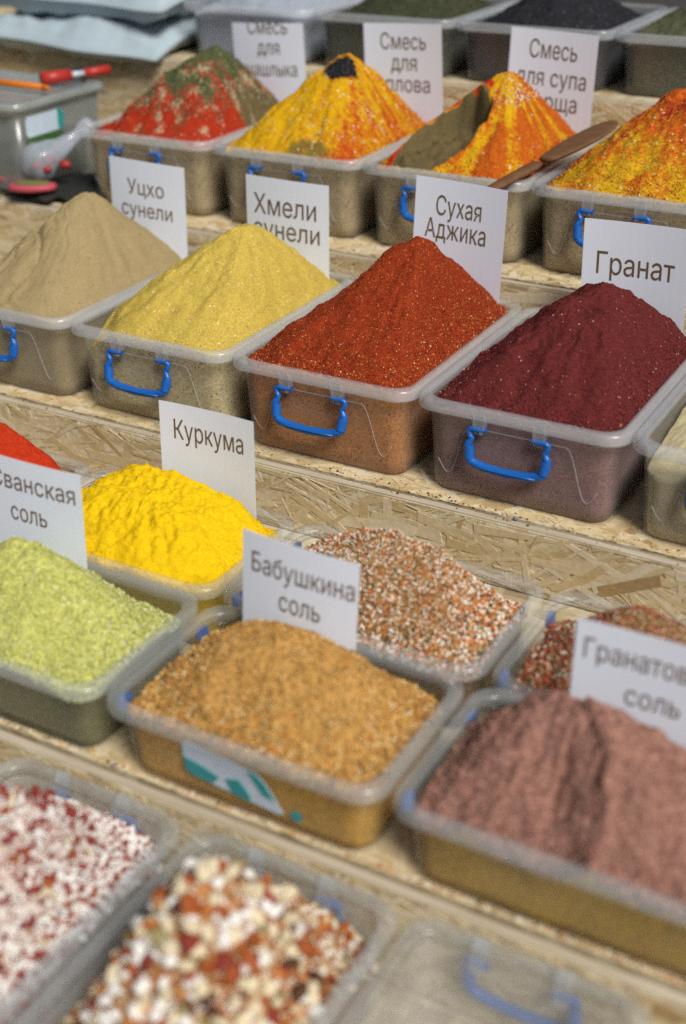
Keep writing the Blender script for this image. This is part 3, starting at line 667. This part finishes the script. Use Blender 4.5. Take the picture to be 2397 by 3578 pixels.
def pieces(o, name, n_big, protos, size, n_fill, fill_mat, seed, lift=.2, fill_size=(.004, .009), flat=.5):
    P, N = surface_points(o, n_big*6, None, seed); rng = random.Random(seed); loc = Vector(o.location)
    cand = [(Vector(p), Vector(n)) for p, n in zip(P, N)]
    cand = [c for c in cand if in_view(c[0]+loc)]
    cand.sort(key=lambda c: (c[0]+loc-Vector(CAM)).length+rng.random()*.12)
    for p, n in cand[:n_big]:
        me = rng.choices([q for q, w_ in protos], [w_ for q, w_ in protos])[0]; s = rng.uniform(*size)*(.85 if me.name.startswith('red_bit') else 1)
        rot = (rng.gauss(0, flat), rng.gauss(0, flat), rng.uniform(0, 6.28))
        inst(name, me, o, p+n*s*lift*rng.uniform(.3, 1.3), rot, (s, s, s*rng.uniform(.8, 1.2)))
    return scatter(o, 'small_pieces', n_fill, fill_size, fill_mat, (1, .75, .55), 'ico', seed=seed+1, sink=.1)
def solid(name, c, **k): return plain(name, c, .6, .3, .2, 150, .3)
PM = dict(cream=solid('nut_cream', (.72, .62, .42, 1)), white=solid('nut_white', (.84, .82, .77, 1)), rust=solid('dried_rust', (.34, .085, .02, 1)), orange=solid('dried_orange', (.48, .17, .035, 1)),
          red=solid('dried_red', (.25, .035, .025, 1)), olive=solid('dried_olive', (.28, .24, .10, 1)), dark=solid('dried_dark', (.10, .04, .02, 1)))
bed = powder('chopped_mix_bed', (.36, .16, .06, 1), [(160, .3, (.6, .5, .35, 1)), (180, .2, (.2, .05, .02, 1))], 200, .4, 1, .1)
sm_ = heap('shred_mix_heap', 'heap of white shreds mixed with dark red bits, lower left corner', .2625, Y4, ZL4, W4, D4, H4, (.375, -.70, -.128), -.022, powder('shred_mix_bed', (.50, .40, .34, 1), [(160, .3, (.7, .66, .6, 1)), (180, .25, (.28, .05, .035, 1))], 200, .4, 1, .1), 2.4, .3, .006, seed=62, cat='snack mix heap')
prot = [(piece_mesh('shred', PM['white'], 'shred', i), 2.2) for i in range(4)]+[(piece_mesh('shred', PM['cream'], 'shred', 9+i), .5) for i in range(2)]+[(piece_mesh('red_bit', PM['red'], 'chunk', 20+i), 1.5) for i in range(3)]+[(piece_mesh('red_bit', PM['rust'], 'chunk', 30), 1.2)]
pieces(sm_, 'shred', 300, prot, (.008, .017), 6500, bits('shred_bits', [(0, (.80, .78, .76, 1)), (.50, (.68, .64, .58, 1)), (.62, (.26, .04, .028, 1)), (.83, (.36, .10, .05, 1)), (.93, (.16, .05, .03, 1))]), 63, .35, (.003, .009), .8)
nm_ = heap('nut_mix_heap', 'heap of chopped nuts and orange dried fruit pieces at the bottom', .4945, Y4, ZL4, W4, D4, H4, (.605, -.685, -.122), -.030, bed, 2.4, .3, .006, seed=66, cat='nut mix heap')
prot = [(piece_mesh('nut_piece', PM[k], 'chunk', 40+i*7+j), w_) for i, (k, w_) in enumerate((('cream', 1.2), ('white', 1.7), ('rust', 1.3), ('orange', .8), ('red', .35), ('olive', .25), ('dark', .4))) for j in range(2)]
prot += [(piece_mesh('nut_piece', PM['white'], 'shred', 90), .35), (piece_mesh('nut_piece', PM['cream'], 'shred', 91), .35)]
pieces(nm_, 'nut_piece', 300, prot, (.010, .023), 3600, bits('nut_bits', [(0, (.66, .56, .36, 1)), (.25, (.74, .7, .6, 1)), (.45, (.34, .085, .02, 1)), (.65, (.46, .17, .04, 1)), (.8, (.24, .2, .09, 1)), (.9, (.2, .03, .02, 1))]), 67, .3, (.004, .010), .6)

# ---- top row behind: shallow tubs, mostly cut off by the frame
H0, ZL0, Y0, W0, D0 = .0985, .305, .800, .279, .33
for x, lab, hl, m, hn in ((-.452, 'top row tub of grey salt beside the plastic sack', 'grey salt in the top row tub beside the plastic sack', K['whitesalt'], 'grey_salt_heap'),
                          (-.172, 'top row tub holding dark green herbs between two cards', 'dark green dried herb in the top row, between two cards', K['darkherb'], 'dried_herb_heap'),
                          (.106, 'top row tub holding black seeds', 'black seeds in the top row, left of the soup card', K['blackseed'], 'black_seed_heap'),
                          (.385, 'top row tub at right corner holding grey-green herbs', 'grey-green herb in the tub at the upper right corner', K['greyherb'], 'grey_herb_heap')):
    tub(lab, x, Y0, ZL0, W0-.0015, D0, H0, ('right',) if 'black' in lab else (), False)
    hh = heap(hn, hl, x, Y0, ZL0, W0-.0015, D0, H0, (x+.14, Y0+.18, ZL0+.055), -.006, m, 1.7, .15, .006, seed=int(70+x*10), rings=40, per=120)
    if hn != 'grey_salt_heap': scatter(hh, 'leaf_flakes', 1500, (.002, .006), m, (1, .6, .25))

# ------------------------------------------------------------------ spilled grains and dust on the boards and rims
def spill(name, label, n, boxes, size, mat, seed):
    rng = np.random.default_rng(seed); P = []
    for (xa, xb, ya, yb, zz, share) in boxes:
        m = int(n*share); cl = rng.random((max(2, m//9), 2)); pick = cl[rng.integers(0, len(cl), m)]+rng.normal(0, .06, (m, 2)); pick = np.clip(pick, 0, 1)
        P.append(np.c_[xa+(xb-xa)*pick[:, 0], ya+(yb-ya)*pick[:, 1], np.full(m, zz)])
    P = np.concatenate(P); n = len(P); sz = size[0]+(size[1]-size[0])*rng.random(n)**2
    a = rng.random(n)*6.28; ca, sa = np.cos(a), np.sin(a); b = ICO_V[None]*np.array([.5, .38, .25])*(1+.4*(rng.random((n, len(ICO_V), 1))-.5))*sz[:, None, None]
    W = np.stack([b[..., 0]*ca[:, None]-b[..., 1]*sa[:, None], b[..., 0]*sa[:, None]+b[..., 1]*ca[:, None], b[..., 2]+.18*sz[:, None]], -1)+P[:, None, :]
    F = (ICO_F[None]+np.arange(n)[:, None, None]*len(ICO_V)).reshape(-1, 3)
    o = mesh_np(name, W.reshape(-1, 3), F, mat, None, False); tag(o, label, 'spilled grains', None, 'stuff')
SB = bits('spill_bits', [(0, (.30, .05, .015, 1)), (.25, (.10, .05, .025, 1)), (.45, (.5, .4, .2, 1)), (.7, (.62, .55, .4, 1)), (.85, (.45, .16, .04, 1))])
spill('spilled_grains', 'stray red and straw coloured grains scattered on the middle shelf edge', 420, [(-.35, .95, R2+.02, .012, Z2+.0008, .8), (-.35, .95, R2+.002, R2+.011, Z2+.0001, .2)], (.0012, .0042), SB, 5)
spill('spilled_grains', 'stray salt grains scattered along the front of the lower shelf', 380, [(.05, 1.05, R3+.02, -.516, Z3+.0008, 1)], (.0015, .005), bits('spill_salt', SALT), 6)
spill('spilled_grains', 'stray grains scattered on the upper shelf between its tubs', 220, [(-.4, .7, R1+.022, .445, Z1+.0008, 1)], (.0015, .004), SB, 7)
# ------------------------------------------------------------------ price cards
def text_mesh(body, width, cap):
    """letter outlines from the built-in font, triangulated here so that every counter stays open"""
    cu = bpy.data.curves.new('t', 'FONT'); cu.body = body; cu.size = 1; cu.resolution_u = 5; cu.fill_mode = 'NONE'; cu.offset = .022
    ob = bpy.data.objects.new('t', cu); COL.objects.link(ob); bpy.context.view_layer.update()
    src = bpy.data.meshes.new_from_object(ob.evaluated_get(bpy.context.evaluated_depsgraph_get())); bpy.data.objects.remove(ob)
    P = [Vector(v.co[:2]) for v in src.vertices]; E = [tuple(e.vertices) for e in src.edges]
    vs, es, fs = delaunay_2d_cdt(P, E, [], 0, 1e-5)[:3]
    A = np.array([P[e[0]][:] for e in E]); Bq = np.array([P[e[1]][:] for e in E])
    keep = []
    for f in fs:
        c = sum((vs[i] for i in f), Vector((0, 0)))/len(f)
        m = (A[:, 1] > c.y) != (Bq[:, 1] > c.y); t = (c.y-A[m, 1])/(Bq[m, 1]-A[m, 1])
        if (A[m, 0]+t*(Bq[m, 0]-A[m, 0]) > c.x).sum() % 2: keep.append(f)
    co = np.array([v[:] for v in vs]); sx = width/(co[:, 0].max()-co[:, 0].min()); sz = cap/.72; co[:, 0] -= (co[:, 0].max()+co[:, 0].min())/2
    n = len(co); V = [(p[0]*sx, -.00012, p[1]*sz) for p in co]+[(p[0]*sx, .0001, p[1]*sz) for p in co]
    F = [tuple(f) for f in keep]+[tuple(n+i for i in f[::-1]) for f in keep]
    used = {}
    for f in keep:
        for i in range(len(f)):
            a, b = f[i], f[(i+1) % len(f)]; used[(a, b)] = 1
    F += [(b, a, n+a, n+b) for (a, b) in used if (b, a) not in used]
    me = bpy.data.meshes.new('lettering'); me.from_pydata(V, [], F); me.update(); return me
CARDS = 'white name cards stuck in the spices'
def card(label, tl, roll, lines, w_=.143, h_=.205, yaw=0, lean=0):
    """tl = world position of the top left corner. lines: (text, centre x, baseline below top, width, cap height)"""
    warp = random.uniform(.0015, .004)*random.choice((-1, 1))
    root = empty('name_card', tl); root.rotation_euler = (math.radians(lean), math.radians(roll), math.radians(yaw)); tag(root, label, 'sign card', CARDS)
    bend = lambda x, z_: warp*(4*(x/w_)*(1-x/w_)-.5)+warp*.7*(z_/h_)*math.sin(x/w_*2.2+warp*900)
    V = []; F = []; nx, nz = 12, 10
    for s in (0, 1):
        for j in range(nz+1):
            for i in range(nx+1):
                V.append((w_*i/nx, .0005*s+bend(w_*i/nx, -h_*j/nz), -h_*j/nz))
    n = (nx+1)*(nz+1)
    for j in range(nz):
        for i in range(nx):
            a = j*(nx+1)+i; F.append((a, a+nx+1, a+nx+2, a+1)); F.append((n+a, n+a+1, n+a+nx+2, n+a+nx+1))
    bd = [i for i in range(nx+1)]+[j*(nx+1)+nx for j in range(1, nz+1)]+[nz*(nx+1)+i for i in range(nx-1, -1, -1)]+[j*(nx+1) for j in range(nz-1, 0, -1)]
    for a, b in zip(bd, bd[1:]+bd[:1]): F.append((a, b, n+b, n+a))
    mesh_np('sheet', V, F, M['card'], root, False)
    for body, cx, dz, tw, cap in lines:
        me = text_mesh(body, tw, cap)
        for vt in me.vertices: vt.co.y += bend(vt.co.x+cx, vt.co.z-dz)-.00025
        me.materials.append(M['ink']); inst('lettering', me, root, (cx, 0, -dz))
    return root
card('white card reading Уцхо сунели, behind the beige heap', (-.260, .33, .143), 1.5, [('Уцхо', .070, .053, .070, .0235), ('сунели', .070, .088, .098, .0235)], .1435, .16)
card('white card reading Хмели сунели, behind the pale yellow heap', (-.004, .33, .143), .6, [('Хмели', .068, .055, .108, .030), ('сунели', .070, .090, .115, .028)], .1425, .175)
card('white card reading Сухая Аджика, behind the brick red heap', (.281, .33, .174), 2.4, [('Сухая', .066, .050, .068, .0275), ('Аджика', .063, .083, .092, .0275)], .137, .20)
card('white card beginning Грана, behind the maroon heap at right edge', (.528, .33, .146), -1.0, [('Гранат', .072, .072, .105, .030)], .143, .17)
card('white card reading Куркума, behind the turmeric', (.171, -.142, -.005), .2, [('Куркума', .070, .046, .100, .0255)], .136, .17, 0, -2)
card('white card reading Сванская соль, behind the green salt at left', (.090, -.362, .002), -.2, [('Сванская', .070, .037, .118, .0215), ('соль', .062, .074, .052, .0215)], .1375, .17, 0, -3)
card('white card reading Бабушкина соль, behind the tan herb salt', (.434, -.362, -.008), 2.0, [('Бабушкина', .071, .043, .118, .0225), ('соль', .070, .078, .048, .0225)], .134, .15, 0, -2)
card('blurred white card reading Гранатовая соль, behind the pink salt', (.788, -.362, -.004), 0, [('Гранатовая', .068, .038, .118, .021), ('соль', .075, .075, .050, .021)], .137, .15, 0, -2)
card('white card reading Смесь для плова, behind the yellow red streaked heap', (-.032, .752, .300), -2.5, [('Смесь', .073, .041, .085, .026), ('для', .073, .075, .048, .026), ('плова', .080, .110, .082, .026)], .145, .19)
card('white card reading Смесь для супа борща, behind the orange scooped heap', (.237, .752, .311), 2.0, [('Смесь', .073, .043, .080, .028), ('для супа', .073, .085, .118, .027), ('борща', .075, .122, .090, .027)], .146, .19)
card('faded white card reading Смесь для шашлыка, behind the red herb heap', (-.300, .752, .284), -3, [('Смесь', .075, .018, .082, .024), ('для', .075, .052, .046, .024), ('шашлыка', .078, .089, .105, .024)], .147, .19)

# ------------------------------------------------------------------ stickers on the long sides of tubs
M['teal'] = plain('sticker_teal', (.03, .30, .32, 1), .4, .4, .1)
M['stickerwhite'] = plain('sticker_white', (.55, .66, .76, 1), .4, .4, .12, 80)
M['stickergreen'] = plain('sticker_green', (.05, .13, .03, 1), .4, .4, .6, 120)
def sticker(root, P, poly, mat, parent=None, name='sticker'):
    """flat printed label; poly in (u,d) face coordinates, P maps (u,d,n) to the tub"""
    n = len(poly); V = [P(u, d, .0002) for u, d in poly]+[P(u, d, .0008) for u, d in poly]
    F = [tuple(range(n))[::-1], tuple(range(n, 2*n))]+[(i, (i+1) % n, n+(i+1) % n, n+i) for i in range(n)]
    return mesh_np(name, V, F, mat, parent or root, False)
def Pf(off): return lambda u, d, n: (u, wall_ins(-d, H3)-n-off, H3-d)
SX = lambda q: [(.092+(u-.083)*1.10, .022+(d-.014)*1.16) for u, d in q]
s0 = sticker(tb, Pf(0), SX([(.083, .018), (.088, .014), (.158, .022), (.166, .028), (.183, .055), (.178, .058), (.092, .050), (.084, .045)]), M['stickerwhite']); s0['label'] = 'white and teal product sticker'
for poly in ([(.084, .032), (.098, .034), (.120, .041), (.112, .0505), (.092, .049), (.0845, .045)], [(.126, .040), (.140, .036), (.150, .048), (.151, .0555), (.132, .0530)], [(.150, .0225), (.158, .023), (.166, .029), (.176, .045), (.164, .043)]):
    sticker(tb, Pf(.0007), SX(poly), M['teal'], s0, 'teal_print')
circ = [(.216+.0065*math.cos(a*math.pi/6), .068+.0062*math.sin(a*math.pi/6)) for a in range(12)]
sticker(tb, Pf(0), circ, M['teal'], None, 'round_mark')

# ------------------------------------------------------------------ wooden spoon between two upper tubs
def spoon():
    root = empty('wooden_spoon', (.36, .402, .150)); tag(root, 'brown wooden scoop lying across the rims of two upper tubs', 'wooden spoon')
    A = Vector((.350, .395, .139)); B = Vector((.452, .60, .203)); ax = (B-A).normalized(); L = (B-A).length+.03
    side = Vector((.86, -.42, .1)); side = (side-ax*side.dot(ax)).normalized(); nn = ax.cross(side)*-1
    if nn.z < 0: nn = -nn
    prof = [(-.012, .002, .002), (.0, .009, .005), (.03, .0125, .0065), (.08, .0125, .007), (.115, .014, .006), (.14, .020, .006), (.17, .027, .0065), (.205, .029, .006), (.235, .025, .005), (.256, .016, .004), (.262, .003, .002)]
    def build(sel, name):
        V = []; F = []; n = 14
        for t, hw, th in sel:
            c = A+ax*t-Vector((.36, .402, .150))
            dish = .006*max(0, (hw-.011)/.018)
            for j in range(n):
                a = 2*math.pi*j/n; V.append(tuple(c+side*hw*math.cos(a)+nn*(th*math.sin(a)-dish*(1-math.cos(a)**2)*.7)))
        for i in range(len(sel)-1):
            for j in range(n): F.append((i*n+j, i*n+(j+1) % n, (i+1)*n+(j+1) % n, (i+1)*n+j))
        F.append(tuple(range(n))[::-1]); F.append(tuple((len(sel)-1)*n+j for j in range(n)))
        o = mesh_np(name, V, F, M['spoonwood'], root, True); mm = o.modifiers.new('s', 'SUBSURF'); mm.levels = mm.render_levels = 1
    build(prof[:5], 'handle'); build(prof[4:], 'bowl')
spoon()

# ------------------------------------------------------------------ clutter at the upper left
M['sack'] = plain('white_polythene', (.38, .47, .52, 1), .35, .45, .12, 14)
def sack():
    root = empty('plastic_sack', (-.66, .95, Z0)); tag(root, 'folded white plastic sack lying at the upper left corner', 'sack')
    def fold(nm, x0, x1, y0, y1, z0, z1, seed, droop):
        nx, ny = 60, 36; V = []; F = []
        for s in (0, 1):
            for j in range(ny+1):
                for i in range(nx+1):
                    u, v = i/nx*2-1, j/ny*2-1
                    e = (1-abs(u)**4)**.5*(1-abs(v)**4)**.5
                    x = x0+(x1-x0)*(u+1)/2; y = y0+(y1-y0)*(v+1)/2+.02*n3(x*7, seed)
                    f = abs(n3(x*4+v*2.0, v*4+x*6, seed))*.034+.014*n3(x*22+y*9, y*13, seed)+.008*abs(n3(x*40+y*30, y*30, seed+2))
                    z = (z0+z1)/2+((z1-z0)/2*e+(f-.012)*e)*(1 if s else -1)
                    z -= droop*max(0, -v-.2)**2*(.35+.65*max(0, u*.5+.5))
                    V.append((x+.66, y-.95, z-Z0))
        n = (nx+1)*(ny+1)
        for j in range(ny):
            for i in range(nx):
                a = j*(nx+1)+i; F.append((a+nx+1, a+nx+2, a+1, a)[::-1]); F.append((n+a, n+a+1, n+a+nx+2, n+a+nx+1)[::1])
        bm = bmesh.new(); me_o = mesh_np(nm, V, F, M['sack'], root, True); bm.from_mesh(me_o.data)
        bmesh.ops.remove_doubles(bm, verts=bm.verts, dist=.0005); bm.to_mesh(me_o.data); bm.free()
    fold('lower_fold', -.90, -.462, .735, 1.15, .200, .285, 3, .055)
    fold('upper_fold', -.93, -.455, .765, 1.15, .255, .365, 8, .03)
sack()

BX0, BX1, BY0, BY1, BZ = -.80, -.500, .392, .640, .187
def lidded():
    root = empty('storage_box', (BX0, BY0, Z1)); tag(root, 'lidded clear storage box with produce sticker at the left edge', 'storage box')
    HH = BZ-Z1-.014; W_, D_ = BX1-BX0, BY1-BY0
    V, F = loft(W_, D_, [(.020, 0), (.014, .002), (.012, .01), (.008, HH), (.010, HH), (.014, .012), (.022, .004)], .025); mesh_np('shell', V, F, frosted('grey_frosted', .34, (.30, .33, .31, 1)), root, True)
    V, F = loft(W_, D_, [(.012, HH), (0, HH), (-.001, HH+.003), (0, HH+.012), (.005, HH+.014), (.014, HH+.014), (.018, HH+.010), (.024, HH+.010)], .025, False, True); mesh_np('lid', V, F, frosted('lid_frosted', .5, (.36, .42, .42, 1)), root, True)
    V, F = loft(W_-.06, D_-.06, [(.004, .006), (0, .01), (.002, .085), (.02, .09)], .02); V = [(a+.03, b+.03, c) for a, b, c in V]; mesh_np('contents', V, F, plain('dull_contents', (.13, .125, .09, 1), .9, .1, .4, 40), root, True)
    P = lambda u, d, n: (W_-.0085-.0035*min(1, d/HH)+n, u, HH-d)
    st = sticker(root, P, [(.030, .020), (.034, .012), (.12, .012), (.127, .020), (.127, .040), (.120, .047), (.034, .047), (.030, .04)], M['stickerwhite']); st['label'] = 'pale blue sticker with green leaf print below'
    sticker(root, lambda u, d, n: P(u, d, n+.0007), [(.112, .012), (.12, .012), (.127, .020), (.127, .040), (.12, .047), (.112, .044)], M['teal'], st, 'teal_print')
    sticker(root, P, [(.028, .0485), (.118, .0485), (.126, .054), (.108, .072), (.05, .085), (.028, .090)], M['stickergreen'], None, 'leaf_print')
    return root
lidded()
def rod(name, label, cat, a, b, segs):
    root = empty(name, a); tag(root, label, cat); a = Vector(a); b = Vector(b)
    for nm, t0, t1, ra, rb, mat in segs:
        MB().tube([(b-a)*t0, (b-a)*(t0+(t1-t0)*.5), (b-a)*t1], [ra, (ra+rb)/2, rb], 12).build(nm, mat, root, True)
red = plain('red_plastic', (.42, .03, .02, 1), .4, .4); navy = plain('navy_plastic', (.015, .03, .09, 1), .4, .4); steel = plain('steel', (.5, .55, .6, 1), .3, .6); orange_p = plain('orange_paint', (.62, .17, .012, 1), .5, .3)
zt = BZ+.0085
rod('pencil', 'orange pencil lying on the storage box lid', 'pencil', (-.69, .505, zt), (-.513, .502, zt), (('shaft', 0, .9, .006, .006, orange_p), ('tip', .9, 1, .006, .001, orange_p)))
rod('craft_knife', 'red and navy craft knife lying on the storage box lid', 'craft knife', (-.571, .545, zt+.004), (-.512, .662, zt+.006), (('grip', 0, .42, .012, .011, red), ('blade', .42, .62, .006, .005, steel), ('end_grip', .62, 1.0, .008, .009, red)))
rod('marker_pen', 'navy marker pen lying behind the red craft knife', 'marker pen', (-.60, .575, zt), (-.54, .65, zt+.002), (('barrel', 0, .7, .008, .008, navy), ('cap', .7, 1, .0088, .0085, navy)))
# dark cloth, little bag and the two pink rolls
def blob(name, label, cat, cx, cy, z0, rx, ry, hz, mat, seed, amp=.3, n=40, freq=18):
    V = []; F = []; m = 24
    for j in range(m+1):
        th = math.pi*j/m
        for i in range(n):
            a = 2*math.pi*i/n; x, y, z = math.sin(th)*math.cos(a), math.sin(th)*math.sin(a), math.cos(th)
            k = 1+amp*noise.fractal(Vector((x*rx*freq*1.4+seed, y*ry*freq*1.4, z*hz*freq)), 1, 2, 3)
            V.append((x*rx*k, y*ry*k, max(0, hz*(z*.5*k+.5))))
    for j in range(m):
        for i in range(n): F.append((j*n+i, (j+1)*n+i, (j+1)*n+(i+1) % n, j*n+(i+1) % n))
    o = mesh_np(name, V, F, mat, None, True); o.location = (cx, cy, z0); tag(o, label, cat); return o
blob('dark_cloth', 'crumpled black cloth lying on the shelf at the left edge', 'cloth', -.50, .475, Z1+.0005, .115, .085, .022, plain('black_cloth', (.022, .024, .022, 1), .8, .2, .4, 60, .6), 4, .25, 60, 30)
def knotted_bag():
    root = empty('plastic_bag', (-.475, .425, Z1+.03)); tag(root, 'small clear plastic bag with dark red contents beside the storage box', 'plastic bag')
    b = MB(); pts = []; rr = []
    A = Vector((-.04, -.015, .018)); B_ = Vector((.035, .085, .085))
    for i in range(12):
        t = i/11; pts.append(A+(B_-A)*t); rr.append([.010, .024, .030, .031, .027, .022, .018, .015, .012, .010, .013, .019][i])
    b.tube(pts, rr, 18); o = b.build('film', frosted('bag_film', .42, (.55, .6, .7, 1), .12), root, True)
    for v in o.data.vertices: v.co += Vector((n3(v.co.x*60, v.co.y*60, v.co.z*60), n3(v.co.y*60, v.co.z*60, 3), n3(v.co.z*60, v.co.x*60, 7)))*.006
    rm = plain('red_sweets', (.30, .03, .025, 1), .4, .4, .4, 90)
    for i, (dx, dy, dz, r) in enumerate(((-.022, -.002, .028, .016), (-.004, .012, .036, .017), (.002, -.004, .026, .013), (.022, .022, .03, .016))):
        V, F = ICO_V*r*np.array([1, .8, .7])+np.array([dx, dy, dz]), ICO_F
        s = mesh_np('red_lump', V, F, rm, root, True); mm = s.modifiers.new('s', 'SUBSURF'); mm.levels = mm.render_levels = 2
knotted_bag()
pinkm = plain('pink_rubber', (.46, .07, .10, 1), .5, .3); olive = plain('olive_inside', (.17, .17, .06, 1), .7, .2, .3, 80)
def oval(x, y, z, rz, lab):
    root = empty('oval_ring', (x, y, z), rz); tag(root, lab, 'ring', 'pink ovals on the black cloth')
    b = MB(); pts = [(.036*math.cos(a*math.pi/16), .017*math.sin(a*math.pi/16), .004) for a in range(33)]
    b.tube(pts, .0062, 8); b.build('rim_band', pinkm, root, True)
    V = [(k*.033*math.cos(a*math.pi/12), k*.0145*math.sin(a*math.pi/12), zz) for zz, k in ((0, 1), (.0125, .9)) for a in range(24)]; F = [tuple(range(24))[::-1], tuple(range(24, 48))]+[(i, (i+1) % 24, 24+(i+1) % 24, 24+i) for i in range(24)]
    mesh_np('inside', V, F, olive, root, False)
oval(-.488, .398, Z1+.0245, .50, 'pink rimmed oval with olive inside, nearer the tub')
oval(-.548, .432, Z1+.027, .55, 'pink rimmed oval with olive inside, farther left under the bag')

for o in list(bpy.data.objects):
    if 'top' in o.keys(): del o['top']
